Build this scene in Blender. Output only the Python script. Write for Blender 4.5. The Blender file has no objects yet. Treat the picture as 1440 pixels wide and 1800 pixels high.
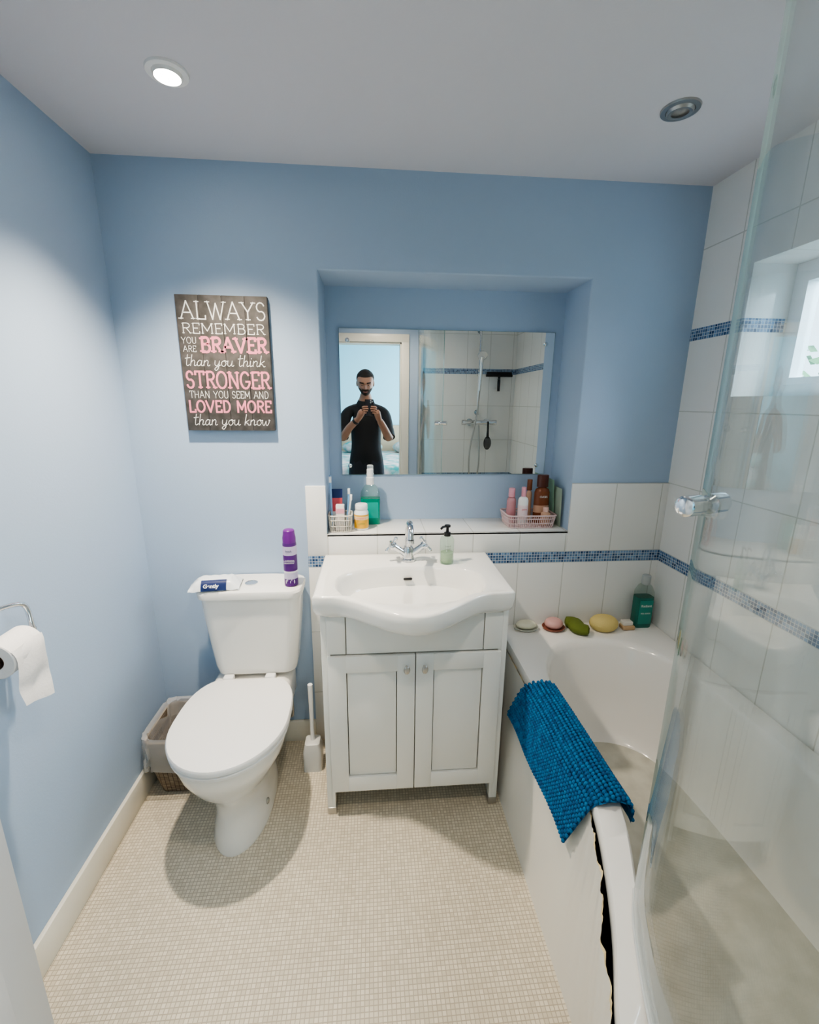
import bpy, bmesh, math, random
from math import sin, cos, pi, radians
from mathutils import Vector, Matrix
random.seed(4)
S=bpy.context.scene
XL,XR,D,D2,H=-.903,1.2455,1.757,1.98,2.273
# ---------------------------------------------------------------- materials
def M(name,col,rough=.5,metal=0,bump=0,bs=60,trans=0,ior=1.45,coat=0,emit=None,es=0,alpha=1,spec=.5,sss=0):
    m=bpy.data.materials.new(name);m.use_nodes=True
    nt=m.node_tree;b=nt.nodes['Principled BSDF']
    b.inputs['Base Color'].default_value=(*col,1);b.inputs['Roughness'].default_value=rough
    b.inputs['Metallic'].default_value=metal;b.inputs['Transmission Weight'].default_value=trans
    b.inputs['IOR'].default_value=ior;b.inputs['Coat Weight'].default_value=coat;b.inputs['Alpha'].default_value=alpha
    b.inputs['Specular IOR Level'].default_value=spec
    if sss: b.inputs['Subsurface Weight'].default_value=sss;b.inputs['Subsurface Radius'].default_value=(.02,.01,.005)
    if emit: b.inputs['Emission Color'].default_value=(*emit,1);b.inputs['Emission Strength'].default_value=es
    if bump:
        tc=nt.nodes.new('ShaderNodeTexCoord');n=nt.nodes.new('ShaderNodeTexNoise');n.inputs['Scale'].default_value=bs;n.inputs['Detail'].default_value=4
        bp=nt.nodes.new('ShaderNodeBump');bp.inputs['Strength'].default_value=bump;bp.inputs['Distance'].default_value=.002
        nt.links.new(tc.outputs['Object'],n.inputs['Vector']);nt.links.new(n.outputs['Fac'],bp.inputs['Height']);nt.links.new(bp.outputs[0],b.inputs['Normal'])
    return m
def mottled(name,c1,c2,scale,rough=.6,bump=.3):
    m=M(name,c1,rough,bump=bump,bs=scale);nt=m.node_tree;b=nt.nodes['Principled BSDF']
    tc=nt.nodes.new('ShaderNodeTexCoord');n=nt.nodes.new('ShaderNodeTexNoise');n.inputs['Scale'].default_value=scale;n.inputs['Detail'].default_value=3
    r=nt.nodes.new('ShaderNodeValToRGB');r.color_ramp.elements[0].color=(*c1,1);r.color_ramp.elements[1].color=(*c2,1)
    r.color_ramp.elements[0].position=.35;r.color_ramp.elements[1].position=.65
    nt.links.new(tc.outputs['Object'],n.inputs['Vector']);nt.links.new(n.outputs['Fac'],r.inputs[0]);nt.links.new(r.outputs[0],b.inputs['Base Color'])
    return m
def brick(name,ax,off,w,h,mort,c1,c2,cm,rough,bump=.4,noise=0,bias=0,coat=0):
    m=M(name,c1,rough,coat=coat);nt=m.node_tree;b=nt.nodes['Principled BSDF']
    tc=nt.nodes.new('ShaderNodeTexCoord');s=nt.nodes.new('ShaderNodeSeparateXYZ');c=nt.nodes.new('ShaderNodeCombineXYZ')
    nt.links.new(tc.outputs['Object'],s.inputs[0])
    for i,a in enumerate(ax):
        k=nt.nodes.new('ShaderNodeMath');k.operation='ADD';k.inputs[1].default_value=-off[i]+20*(w,h)[i]
        nt.links.new(s.outputs['XYZ'.index(a)],k.inputs[0]);nt.links.new(k.outputs[0],c.inputs[i])
    t=nt.nodes.new('ShaderNodeTexBrick');t.offset=0;t.squash=1
    t.inputs['Scale'].default_value=1;t.inputs['Brick Width'].default_value=w;t.inputs['Row Height'].default_value=h
    t.inputs['Mortar Size'].default_value=mort;t.inputs['Mortar Smooth'].default_value=.3;t.inputs['Bias'].default_value=bias
    t.inputs['Color1'].default_value=(*c1,1);t.inputs['Color2'].default_value=(*c2,1);t.inputs['Mortar'].default_value=(*cm,1)
    nt.links.new(c.outputs[0],t.inputs['Vector'])
    col=t.outputs['Color']
    if noise:
        n=nt.nodes.new('ShaderNodeTexNoise');n.inputs['Scale'].default_value=2.5;n.inputs['Detail'].default_value=3
        nt.links.new(tc.outputs['Object'],n.inputs['Vector'])
        mx=nt.nodes.new('ShaderNodeMix');mx.data_type='RGBA';mx.blend_type='MULTIPLY';mx.inputs[0].default_value=noise
        nt.links.new(col,mx.inputs[6]);nt.links.new(n.outputs['Fac'],mx.inputs[7]);col=mx.outputs[2]
    nt.links.new(col,b.inputs['Base Color'])
    bp=nt.nodes.new('ShaderNodeBump');bp.invert=True;bp.inputs['Strength'].default_value=bump;bp.inputs['Distance'].default_value=.0015
    nt.links.new(t.outputs['Fac'],bp.inputs['Height']);nt.links.new(bp.outputs[0],b.inputs['Normal'])
    return m
def clear(name,tint,base=.03,mx_=.6,rough=.0,haze=0):
    m=bpy.data.materials.new(name);m.use_nodes=True;nt=m.node_tree;nt.nodes.clear()
    o=nt.nodes.new('ShaderNodeOutputMaterial');t=nt.nodes.new('ShaderNodeBsdfTransparent');g=nt.nodes.new('ShaderNodeBsdfGlossy')
    mx=nt.nodes.new('ShaderNodeMixShader');t.inputs[0].default_value=(*tint,1);g.inputs['Roughness'].default_value=rough
    lw=nt.nodes.new('ShaderNodeLayerWeight');lw.inputs[0].default_value=.5
    p=nt.nodes.new('ShaderNodeMath');p.operation='POWER';p.inputs[1].default_value=4.5
    q=nt.nodes.new('ShaderNodeMath');q.operation='MULTIPLY_ADD';q.inputs[1].default_value=mx_;q.inputs[2].default_value=base
    nt.links.new(lw.outputs['Facing'],p.inputs[0]);nt.links.new(p.outputs[0],q.inputs[0]);nt.links.new(q.outputs[0],mx.inputs[0])
    src=t.outputs[0]
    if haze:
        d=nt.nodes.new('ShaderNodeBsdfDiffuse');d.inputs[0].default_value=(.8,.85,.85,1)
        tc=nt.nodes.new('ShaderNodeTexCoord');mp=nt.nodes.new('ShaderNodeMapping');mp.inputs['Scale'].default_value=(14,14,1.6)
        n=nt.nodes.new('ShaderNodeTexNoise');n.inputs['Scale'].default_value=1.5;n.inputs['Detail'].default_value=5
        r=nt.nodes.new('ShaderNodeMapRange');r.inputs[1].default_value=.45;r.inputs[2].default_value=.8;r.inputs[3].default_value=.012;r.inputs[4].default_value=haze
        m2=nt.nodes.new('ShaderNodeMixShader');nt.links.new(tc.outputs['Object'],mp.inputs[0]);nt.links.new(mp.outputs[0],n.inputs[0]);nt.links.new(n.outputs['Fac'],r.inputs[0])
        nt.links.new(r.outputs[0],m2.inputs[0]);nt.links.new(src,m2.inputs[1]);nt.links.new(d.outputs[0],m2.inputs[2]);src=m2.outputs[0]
    nt.links.new(src,mx.inputs[1]);nt.links.new(g.outputs[0],mx.inputs[2]);nt.links.new(mx.outputs[0],o.inputs[0])
    return m
BLUE=(.41,.52,.67)
paint=M('blue_paint',BLUE,.75,bump=.15,bs=180)
ceilp=M('ceiling_paint',(.68,.67,.71),.9,bump=.1,bs=150)
gloss_w=M('cream_gloss_paint',(.78,.75,.66),.35,bump=.05)
TW=(.84,.84,.81);TG=(.60,.60,.56)
porc=M('porcelain',(.86,.85,.81),.08,coat=.4)
acry=M('bath_acrylic',(.86,.85,.82),.16,coat=.3,bump=.03,bs=8)
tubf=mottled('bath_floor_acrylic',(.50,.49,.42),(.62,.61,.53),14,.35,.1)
vanp=M('vanity_paint',(.82,.82,.78),.35)
vang=M('vanity_groove_shade',(.36,.34,.30),.6)  # darker tone painted in as the shade between doors and panels
chrome=M('chrome',(.78,.79,.80),.12,1)
dull=M('brushed_nickel',(.5,.49,.47),.35,1)
black=M('black_plastic',(.012,.012,.014),.35)
dark=M('gap_shade',(.006,.006,.006),.9)
white=M('white_plastic',(.85,.85,.84),.3)
# ---------------------------------------------------------------- builder
class B:
    def __init__(s): s.bm=bmesh.new();s.mats=[]
    def mi(s,m):
        if m not in s.mats:s.mats.append(m)
        return s.mats.index(m)
    def merge(s,t,m,T=None,smooth=True):
        if T is not None: bmesh.ops.transform(t,matrix=T,verts=t.verts)
        i=s.mi(m);mp={}
        for v in t.verts: mp[v]=s.bm.verts.new(v.co)
        for f in t.faces:
            try: g=s.bm.faces.new([mp[v] for v in f.verts])
            except ValueError: continue
            g.material_index=i;g.smooth=smooth
        t.free()
    def box(s,x0,x1,y0,y1,z0,z1,m,bev=0,seg=2,T=None):
        t=bmesh.new();bmesh.ops.create_cube(t,size=1)
        for v in t.verts: v.co=Vector(((x0+x1)/2+v.co.x*(x1-x0),(y0+y1)/2+v.co.y*(y1-y0),(z0+z1)/2+v.co.z*(z1-z0)))
        if bev: bmesh.ops.bevel(t,geom=t.edges[:],offset=bev,segments=seg,profile=.5,affect='EDGES')
        s.merge(t,m,T);return s
    def loft(s,rings,m,cap0=True,cap1=True,closed=True,T=None):
        t=bmesh.new();R=[[t.verts.new(p) for p in r] for r in rings];n=len(rings[0])
        for a,b in zip(R,R[1:]):
            for i in range(n if closed else n-1):
                j=(i+1)%n
                t.faces.new((a[i],a[j],b[j],b[i]))
        if cap0:t.faces.new(R[0][::-1])
        if cap1:t.faces.new(R[-1])
        bmesh.ops.recalc_face_normals(t,faces=t.faces[:])
        s.merge(t,m,T);return s
    def lathe(s,prof,c,m,seg=28,sx=1,sy=1,T=None,cap=True):
        rings=[[Vector((c[0]+r*sx*cos(2*pi*k/seg),c[1]+r*sy*sin(2*pi*k/seg),c[2]+z)) for k in range(seg)] for r,z in prof]
        return s.loft(rings,m,cap,cap,T=T)
    def tube(s,pts,r,m,seg=10,sm=0,cap=True):
        pts=[Vector(p) for p in pts]
        rr=list(r) if isinstance(r,(list,tuple)) else [r]*len(pts)
        if sm:
            P=cr(pts,sm);n=len(P);rr=[rr[min(len(rr)-1,int(i/(n-1)*(len(rr)-1)))]*(1-((i/(n-1)*(len(rr)-1))%1))+rr[min(len(rr)-1,int(i/(n-1)*(len(rr)-1))+1)]*((i/(n-1)*(len(rr)-1))%1) for i in range(n)];pts=P
        rings=[];up=None
        for i,p in enumerate(pts):
            d=(pts[min(i+1,len(pts)-1)]-pts[max(i-1,0)]).normalized()
            if up is None: up=d.orthogonal().normalized()
            u=(up-d*up.dot(d)).normalized();up=u;w=d.cross(u)
            rings.append([p+(u*cos(2*pi*k/seg)+w*sin(2*pi*k/seg))*rr[i] for k in range(seg)])
        return s.loft(rings,m,cap,cap)
    def ell(s,c,r,m,seg=20,T=None,fn=None):
        t=bmesh.new();bmesh.ops.create_uvsphere(t,u_segments=seg,v_segments=max(8,seg*2//3),radius=1)
        for v in t.verts:
            if fn: v.co=Vector(fn(v.co))
            v.co=Vector((c[0]+v.co.x*r[0],c[1]+v.co.y*r[1],c[2]+v.co.z*r[2]))
        s.merge(t,m,T);return s
    def poly(s,pts,m,smooth=False):
        f=s.bm.faces.new([s.bm.verts.new(p) for p in pts]);f.material_index=s.mi(m);f.smooth=smooth;return s
    def done(s,name,parent=None,angle=40):
        me=bpy.data.meshes.new(name);s.bm.to_mesh(me);s.bm.free()
        for m in s.mats:me.materials.append(m)
        me.set_sharp_from_angle(angle=radians(angle))
        o=bpy.data.objects.new(name,me);bpy.context.collection.objects.link(o)
        if parent:o.parent=parent
        return o
def cr(P,k,closed=False):
    P=[Vector(p) for p in P];n=len(P);out=[]
    for i in range(n if closed else n-1):
        if closed:a,b,c,d=P[i-1],P[i],P[(i+1)%n],P[(i+2)%n]
        else:a,b,c,d=P[max(i-1,0)],P[i],P[i+1],P[min(i+2,n-1)]
        for j in range(k):
            t=j/k;out.append(.5*((2*b)+(c-a)*t+(2*a-5*b+4*c-d)*t*t+(3*b-a-3*c+d)*t**3))
    if not closed:out.append(P[-1])
    return out
def ringpoly(poly,c,angs):
    out=[];n=len(poly)
    for a in angs:
        dx,dy=cos(a),sin(a);best=0
        for i in range(n):
            x0,y0=poly[i][0]-c[0],poly[i][1]-c[1];x1,y1=poly[(i+1)%n][0]-c[0],poly[(i+1)%n][1]-c[1]
            ex,ey=x1-x0,y1-y0;den=dx*ey-dy*ex
            if abs(den)<1e-12:continue
            t=(x0*ey-y0*ex)/den;u=(x0*dy-y0*dx)/den
            if t>0 and -1e-6<=u<=1+1e-6:best=max(best,t)
        out.append((c[0]+dx*best,c[1]+dy*best))
    return out
def rrect(x0,x1,y0,y1,r,z,k=5):
    out=[]
    for cx,cy,a0 in((x1-r,y1-r,0),(x0+r,y1-r,90),(x0+r,y0+r,180),(x1-r,y0+r,270)):
        for i in range(k+1):
            a=radians(a0+90*i/k);out.append(Vector((cx+r*cos(a),cy+r*sin(a),z)))
    return out
def text(body,size,loc,mat,parent,rz=0,rx=90,ext=.0002,name='label_text',bold=0):
    c=bpy.data.curves.new(name,'FONT');c.body=body;c.size=size;c.align_x='CENTER';c.align_y='CENTER';c.extrude=ext;c.offset=bold;c.materials.append(mat)
    o=bpy.data.objects.new(name,c);o.location=loc;o.rotation_euler=(radians(rx),0,radians(rz));bpy.context.collection.objects.link(o);o.parent=parent;return o
def rotabout(p,ax,deg):
    p=Vector(p);return Matrix.Translation(p)@Matrix.Rotation(radians(deg),4,ax)@Matrix.Translation(-p)
# ---------------------------------------------------------------- room shell
NX0,NX1,NZ0,NZ1=-.188,.824,.976,1.953
def holed(name,mat,ax,f,back,u,v,hole,bev=.008,through=False,bd=None):
    """closed wall slab perpendicular to ax at coordinate f; recess (or opening) to 'back'"""
    b=B();t=bmesh.new();us=[u[0],hole[0],hole[1],u[1]];vs=[v[0],hole[2],hole[3],v[1]];bd=back if through else bd
    def P(a,c,d):return (a,d,c) if ax=='y' else (d,a,c)
    g=[[t.verts.new(P(a,c,f)) for c in vs] for a in us];g2=[[t.verts.new(P(a,c,bd)) for c in vs] for a in us]
    for i in range(3):
        for j in range(3):
            if (i,j)!=(1,1):t.faces.new((g[i][j],g[i+1][j],g[i+1][j+1],g[i][j+1]))
            if (i,j)!=(1,1) or not through:t.faces.new((g2[i][j],g2[i][j+1],g2[i+1][j+1],g2[i+1][j]))
    per=[(i,0) for i in range(4)]+[(3,j) for j in range(1,4)]+[(i,3) for i in(2,1,0)]+[(0,j) for j in(2,1)]
    for n_ in range(len(per)):
        a,c=per[n_],per[(n_+1)%len(per)];t.faces.new((g[a[0]][a[1]],g[c[0]][c[1]],g2[c[0]][c[1]],g2[a[0]][a[1]]))
    q=[(1,1),(2,1),(2,2),(1,2)]
    k=[g2[i][j] for i,j in q] if through else [t.verts.new(P(us[i],vs[j],back)) for i,j in q]
    for a in range(4):
        c=(a+1)%4;t.faces.new((g[q[a][0]][q[a][1]],g[q[c][0]][q[c][1]],k[c],k[a]))
    if not through:t.faces.new(k)
    hv={g[i][j] for i,j in q}
    if bev:
        es=[e for e in t.edges if e.verts[0] in hv and e.verts[1] in hv]
        bmesh.ops.bevel(t,geom=es,offset=bev,segments=4,profile=.5,affect='EDGES')
    bmesh.ops.recalc_face_normals(t,faces=t.faces[:])
    b.merge(t,mat)
    o=b.done(name);return o
wb=holed('wall_back',paint,'y',D,D2,(XL,XR),(0,H),(NX0,NX1,NZ0-.01,NZ1),bd=D2+.08)
tiles_hi=brick('tiles_back_upper','XZ',(.016,.885),.2,.295,.0022,TW,(.82,.82,.80),TG,.12)
tiles_lo=brick('tiles_back_lower','XZ',(.016,.837),.2,.295,.0022,TW,(.82,.82,.80),TG,.12)
tiles_rhi=brick('tiles_side_upper','YZ',(.17,.885),.2,.295,.0024,TW,(.82,.82,.80),TG,.1)
tiles_rlo=brick('tiles_side_lower','YZ',(.17,.837),.2,.295,.0024,TW,(.82,.82,.80),TG,.1)
sillt=brick('sill_tiles','XY',(.016,1.75),.2,.25,.002,TW,(.80,.80,.78),TG,.12)
mc=((.018,.06,.16),(.20,.34,.54),(.60,.64,.68))
mos_x=brick('mosaic_border_back','XZ',(0,.837),.012,.012,.0011,*mc,.2)
mos_y=brick('mosaic_border_side','YZ',(0,.837),.012,.012,.0011,*mc,.2)
mos_xu=brick('mosaic_border_rear_upper','XZ',(0,1.741),.012,.012,.0011,*mc,.2)
mos_yu=brick('mosaic_border_side_upper','YZ',(0,1.741),.012,.012,.0011,*mc,.2)
TY=D-.009
b=B()
b.box(-.267,NX0,TY,D,.885,1.176,tiles_hi,.002);b.box(NX0,NX1,TY,D,.885,NZ0,tiles_hi,.002);b.box(NX1,XR,TY,D,.885,1.181,tiles_hi,.002)
b.box(-.267,XR,TY,D,0,.837,tiles_lo,.001)
b.box(-.267,XR,TY-.0005,D,.837,.885,mos_x)
b.box(NX0,NX1,TY,D2-.001,NZ0-.0095,NZ0,sillt,.001)
b.done('tiling',wb)
# right wall with window recess
WY0,WY1,WZ0,WZ1,WX=.80,1.503,1.53,1.952,1.40
wr=holed('wall_right',tiles_rhi,'x',XR,WX+.06,(-.0,D),(.885,H),(WY0,WY1,WZ0,WZ1),bev=0,through=True)
b=B();b.box(XR,XR+.05,0,D,0,.837,tiles_rlo);b.box(XR-.001,XR+.05,0,D,.837,.885,mos_y)
b.box(XR-.001,XR+.01,WY1,D,1.741,1.785,mos_yu);b.box(XR-.001,XR+.01,0,WY0,1.741,1.785,mos_yu)
b.box(XR,WX-.007,WY1-.001,WY1+.01,1.741,1.785,mos_xu);b.done('mosaic_bands',wr)
# left wall
b=B();b.box(XL-.1,XL,-.12,D,0,H,paint);wl=b.done('wall_left')
# front wall with doorway
DX0,DX1,DH=-.52,.252,1.985
b=B();b.box(XL,DX0,-.12,-.001,0,H,paint);b.box(DX1,.44,-.12,-.001,0,H,paint);b.box(DX0,DX1,-.12,-.001,DH,H,paint)
b.box(.44,XR,-.12,-.001,.885,H,tiles_hi);b.box(.44,XR,-.12,-.001,0,.837,tiles_lo)
b.box(.44,XR,-.12,0,.837,.885,mos_x);b.box(.44,XR,-.12,0,1.741,1.785,mos_xu)
wf=b.done('wall_front')
b=B()
for x0,x1 in((DX0-.065,DX0),(DX1,DX1+.065)): b.box(x0,x1,-.0005,.014,0,DH+.06,gloss_w,.004);b.box(x0,x1,-.135,-.1205,0,DH+.06,gloss_w,.004)
b.box(DX0-.065,DX1+.065,0,.015,DH,DH+.065,gloss_w,.004);b.box(DX0-.065,DX1+.065,-.135,-.1205,DH,DH+.065,gloss_w,.004)
b.box(DX0,DX0+.012,-.12,0,0,DH,gloss_w);b.box(DX1-.012,DX1,-.12,0,0,DH,gloss_w);b.box(DX0,DX1,-.12,0,DH-.012,DH,gloss_w)
b.done('trim_1')
b=B();b.box(XL-.1,WX+.1,-.12,D2+.1,H,H+.08,ceilp);b.done('ceiling')
floorm=brick('mosaic_vinyl','XY',(0,0),.0115,.0115,.0013,(.88,.80,.65),(.72,.65,.51),(.55,.48,.37),.42,bump=.6,noise=.3)
b=B();b.box(XL-.1,WX+.1,0,D2,-.05,0,floorm);b.done('floor')
b=B();b.box(XL,XL+.015,0,D,0,.108,gloss_w,.004);b.done('baseboard_left')
b=B();b.box(XL+.015,-.267,D-.015,D,0,.105,gloss_w,.004);b.done('baseboard_back')
# window
wfm=M('window_frame_paint',(.84,.86,.88),.35)
wgl=clear('window_glass',(.96,.98,.98))
b=B();x0,x1=WX,WX+.045;e_=.0006
for y0,y1,z0,z1 in((WY0+e_,WY1-e_,WZ0+e_,WZ0+.045),(WY0+e_,WY1-e_,WZ1-.045,WZ1-e_),(WY1-.04,WY1-e_,WZ0+.0452,WZ1-.0452),(WY0+e_,WY0+.05,WZ0+.0452,WZ1-.0452),(1.12,1.155,WZ0+.0452,WZ1-.0452)):
    b.box(x0,x1,y0,y1,z0,z1,wfm,0)
for y0,y1 in((WY0+.045,1.1245),(1.1505,WY1-.035)):
    for a0,a1,c0,c1 in((y0,y0+.022,WZ0+.0622,WZ1-.0622),(y1-.022,y1,WZ0+.0622,WZ1-.0622),(y0,y1,WZ0+.04,WZ0+.062),(y0,y1,WZ1-.062,WZ1-.04)):
        b.box(x0-.006,x1-.005,a0,a1,c0,c1,wfm,0)
b.box(x0+.02,x0+.024,WY0+.02,WY1-.02,WZ0+.02,WZ1-.02,wgl)
b.done('window_1')
# garden hedge outside
leaf=mottled('hedge_leaves',(.05,.15,.06),(.25,.45,.20),9)
b=B()
for i in range(1500):
    c=Vector((2.5+random.gauss(0,.12),random.uniform(.15,3.6),random.uniform(.2,1.75)+random.gauss(0,.12)))
    a=Vector((random.gauss(0,1),random.gauss(0,1),random.gauss(0,1))).normalized()*.06;d=a.orthogonal().normalized()*.035
    b.poly([c-a,c+d,c+a,c-d],leaf)
b.done('garden_hedge')
# open door leaf
doorm=M('door_paint',(.62,.66,.70),.35)
b=B();L=.72
b.box(0,L,-.04,0,.01,DH-.01,doorm,.003)
for z0,z1 in((.2,.85),(1.05,1.8)):
    for xa in(.1,.4): b.box(xa,xa+.22,-.043,.003,z0,z1,doorm,.012)
b.tube([(L-.06,.0,1.0),(L-.06,.05,1.0),(L-.16,.05,1.0)],.008,chrome,sm=4)
do=b.done('door_1');do.location=(DX0-.0,.03,0);do.rotation_euler=(0,0,radians(107.5))
# ---------------------------------------------------------------- bedroom beyond the door
bw=M('bedroom_paint',(.40,.74,.86),.8);bf=M('bedroom_carpet',(.5,.45,.38),.9,bump=.4)
b=B();b.box(-2.2,2.0,-3.3,-3.2,0,2.4,bw);b.done('wall_bedroom_back')
b=B();b.box(-2.3,-2.2,-3.3,-.12,0,2.4,bw);b.done('wall_bedroom_left')
b=B();b.box(2.0,2.1,-3.3,-.12,0,2.4,bw);b.done('wall_bedroom_right')
b=B();b.box(-2.2,XL-.1,-.12,-.02,0,2.4,bw);b.done('wall_bedroom_front')
b=B();b.box(XR,2.0,-.12,-.02,0,2.4,bw);b.done('wall_bedroom_front_right')
b=B();b.box(-2.2,2.0,-3.3,-.12,2.4,2.45,ceilp);b.done('ceiling_bedroom')
b=B();b.box(-2.2,2.0,-3.3,-.0,-.05,-.0005,bf);b.done('floor_bedroom')
bed_c=mottled('floral_duvet',(.03,.33,.31),(.8,.6,.58),9);bedw=M('bed_wood',(.45,.36,.25),.5)
b=B();b.box(-.55,1.0,-3.1,-1.3,.25,.76,bed_c,.08,4);b.box(-.6,1.05,-3.18,-3.1,0,1.15,bedw,.02)
for x in(-.5,.95):
    for y in(-3.05,-1.45):b.box(x-.03,x+.03,y-.03,y+.03,0,.3,bedw)
for x in(-.15,.6):b.ell((x,-2.8,.84),(.3,.2,.11),bed_c)
b.done('bed')
# ---------------------------------------------------------------- wall sign (stroke lettering)
def arc(cx,cy,rx,ry,a0,a1,n=9):return [(cx+rx*cos(radians(a0+(a1-a0)*i/n)),cy+ry*sin(radians(a0+(a1-a0)*i/n))) for i in range(n+1)]
Sx=arc(.5,.74,.42,.26,20,250)+[(.5,.5)]+arc(.5,.26,.45,.26,70,-160)
UPC={'A':(.95,[[(0,0),(.5,1),(1,0)],[(.2,.36),(.8,.36)]],[(0,0),(1,0)]),
'L':(.72,[[(.15,1),(.15,0),(1,0),(1,.2)]],[(.15,1),(.15,0)]),
'W':(1.25,[[(0,1),(.27,0),(.5,.9),(.73,0),(1,1)]],[(0,1),(1,1)]),
'Y':(.9,[[(0,1),(.5,.45),(1,1)],[(.5,.45),(.5,0)]],[(0,1),(1,1),(.5,0)]),
'S':(.68,[Sx],[]),
'R':(.8,[[(.15,0),(.15,1)]+arc(.55,.76,.38,.24,90,-90)+[(.15,.52)],[(.5,.52),(1,0)]],[(.15,0),(.15,1),(1,0)]),
'E':(.7,[[(1,.82),(1,1),(.15,1),(.15,0),(1,0),(1,.18)],[(.15,.52),(.75,.52)]],[(.15,0),(.15,1)]),
'M':(1.1,[[(.08,0),(.08,1),(.5,.25),(.92,1),(.92,0)]],[(.08,0),(.08,1),(.92,0),(.92,1)]),
'B':(.78,[[(.15,0),(.15,1)]+arc(.55,.77,.35,.23,90,-90)+[(.15,.54)],[(.55,.54)]+arc(.58,.27,.4,.27,90,-90)+[(.15,0)]],[(.15,0),(.15,1)]),
'V':(.92,[[(0,1),(.5,0),(1,1)]],[(0,1),(1,1)]),
'T':(.8,[[(0,.82),(0,1),(1,1),(1,.82)],[(.5,1),(.5,0)]],[(.5,0)]),
'O':(.95,[arc(.5,.5,.48,.5,0,360,20)],[]),
'N':(.92,[[(.1,0),(.1,1),(.9,0),(.9,1)]],[(.1,0),(.1,1),(.9,1)]),
'G':(.9,[arc(.52,.5,.48,.5,40,340,16)+[(.97,.42),(.6,.42)]],[]),
'D':(.88,[[(.15,0),(.15,1)]+arc(.42,.5,.52,.5,90,-90,12)+[(.15,0)]],[(.15,0),(.15,1)]),
'U':(.88,[[(.1,1),(.1,.32)]+arc(.5,.32,.4,.32,180,360)+[(.9,1)]],[(.1,1),(.9,1)]),
'H':(.9,[[(.1,0),(.1,1)],[(.9,0),(.9,1)],[(.1,.5),(.9,.5)]],[(.1,0),(.1,1),(.9,0),(.9,1)]),' ':(.45,[],[])}
LOW={'t':(.36,[[(.2,1),(.12,.2),(.2,0),(.36,.12)],[(0,.66),(.4,.72)]]),
'h':(.5,[[(.16,1),(.05,0)],[(.07,.25),(.25,.5),(.38,.4),(.34,.08),(.42,0),(.52,.1)]]),
'a':(.5,[[(.4,.42),(.22,.5),(.05,.25),(.12,.0),(.3,.1),(.42,.48)],[(.42,.48),(.37,.1),(.44,0),(.54,.1)]]),
'n':(.5,[[(.08,.5),(.05,0)],[(.07,.3),(.25,.5),(.37,.4),(.34,.08),(.42,0),(.52,.1)]]),
'y':(.5,[[(.08,.5),(.07,.15),(.2,.03),(.36,.2),(.42,.5)],[(.42,.5),(.36,-.1),(.2,-.38),(.06,-.28),(.18,-.1),(.5,.1)]]),
'o':(.46,[[(.28,.5),(.08,.35),(.1,.06),(.28,0),(.42,.25),(.28,.5),(.5,.42)]]),
'u':(.52,[[(.08,.5),(.07,.12),(.2,0),(.36,.2),(.42,.5)],[(.42,.5),(.39,.08),(.48,0),(.56,.1)]]),
'i':(.24,[[(.1,.5),(.07,.1),(.14,0),(.26,.1)],[(.15,.68),(.16,.75)]]),
'k':(.46,[[(.16,1),(.05,0)],[(.4,.5),(.08,.22),(.25,.2),(.38,0),(.5,.06)]]),
'w':(.62,[[(.04,.5),(.07,.1),(.18,0),(.32,.4)],[(.32,.4),(.35,.05),(.46,0),(.58,.3),(.56,.5),(.66,.42)]]),' ':(.3,[])}
SX0,SX1,SZ1,SZ0=-.6807,-.3659,1.8561,1.3907
def strokes(b,word,u0,u1,v0,v1,wd,mat,serif=0,low=False,y=D-.0225,slant=0):
    W=SX1-SX0;Hh=SZ1-SZ0;x0,x1=SX0+u0*W,SX0+u1*W;zt,zb=SZ1-v0*Hh,SZ1-v1*Hh
    F=LOW if low else UPC;gap=.02 if low else .2
    tot=sum(F[c][0]+gap for c in word)-gap;sc=(x1-x0)/tot
    if low: zb0=zb+(zt-zb)*.25;hh=(zt-zb0)
    else: zb0=zb;hh=zt-zb
    cx=x0
    for c in word:
        w=F[c][0]
        def P(p):
            return Vector((cx+p[0]*sc*(1 if low else w)+slant*p[1]*hh,0,zb0+p[1]*hh))
        for st in F[c][1]:
            pts=[P(q) for q in st]
            if low:pts=cr(pts,4)
            for i,(p,q) in enumerate(zip(pts,pts[1:])):
                d=q-p
                if d.length<1e-6:continue
                d.normalize();n=Vector((-d.z,0,d.x))*wd/2;e=d*wd*(.35 if not low else .15)
                yy=y-.00002*(i%3)
                b.poly([Vector((v.x,yy,v.z)) for v in (p-e-n,q+e-n,q+e+n,p-e+n)],mat)
        if serif and len(F[c])>2:
            for q in F[c][2]:
                p=P(q);zz=p.z+(wd*.35 if q[1]<.5 else -wd*.35)
                b.poly([(p.x-serif,y-.0001,zz-wd*.35),(p.x+serif,y-.0001,zz-wd*.35),(p.x+serif,y-.0001,zz+wd*.35),(p.x-serif,y-.0001,zz+wd*.35)],mat)
        cx+=(w+gap)*sc
signm=mottled('grey_board',(.06,.055,.05),(.10,.09,.085),30)
swh=M('sign_white',(.85,.85,.82),.6);spk=M('sign_pink',(.82,.25,.34),.6)
b=B();nb=4;w=(SX1-SX0)/nb
for i in range(nb):b.box(SX0+i*w+.0003,SX0+(i+1)*w-.0003,D-.022,D-.0005,SZ0,SZ1,signm,.0015)
strokes(b,'ALWAYS',.05,.97,.045,.17,.0042,swh,.0085)
strokes(b,'REMEMBER',.05,.95,.2,.272,.0028,swh,.0042)
strokes(b,'YOU',.03,.19,.30,.345,.0017,swh);strokes(b,'ARE',.04,.18,.362,.405,.0017,swh)
strokes(b,'BRAVER',.24,.96,.30,.405,.0085,spk,.0095)
strokes(b,'than you think',.04,.93,.425,.535,.0022,swh,low=True,slant=.1)
strokes(b,'STRONGER',.04,.97,.55,.672,.0070,spk,.008)
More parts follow.
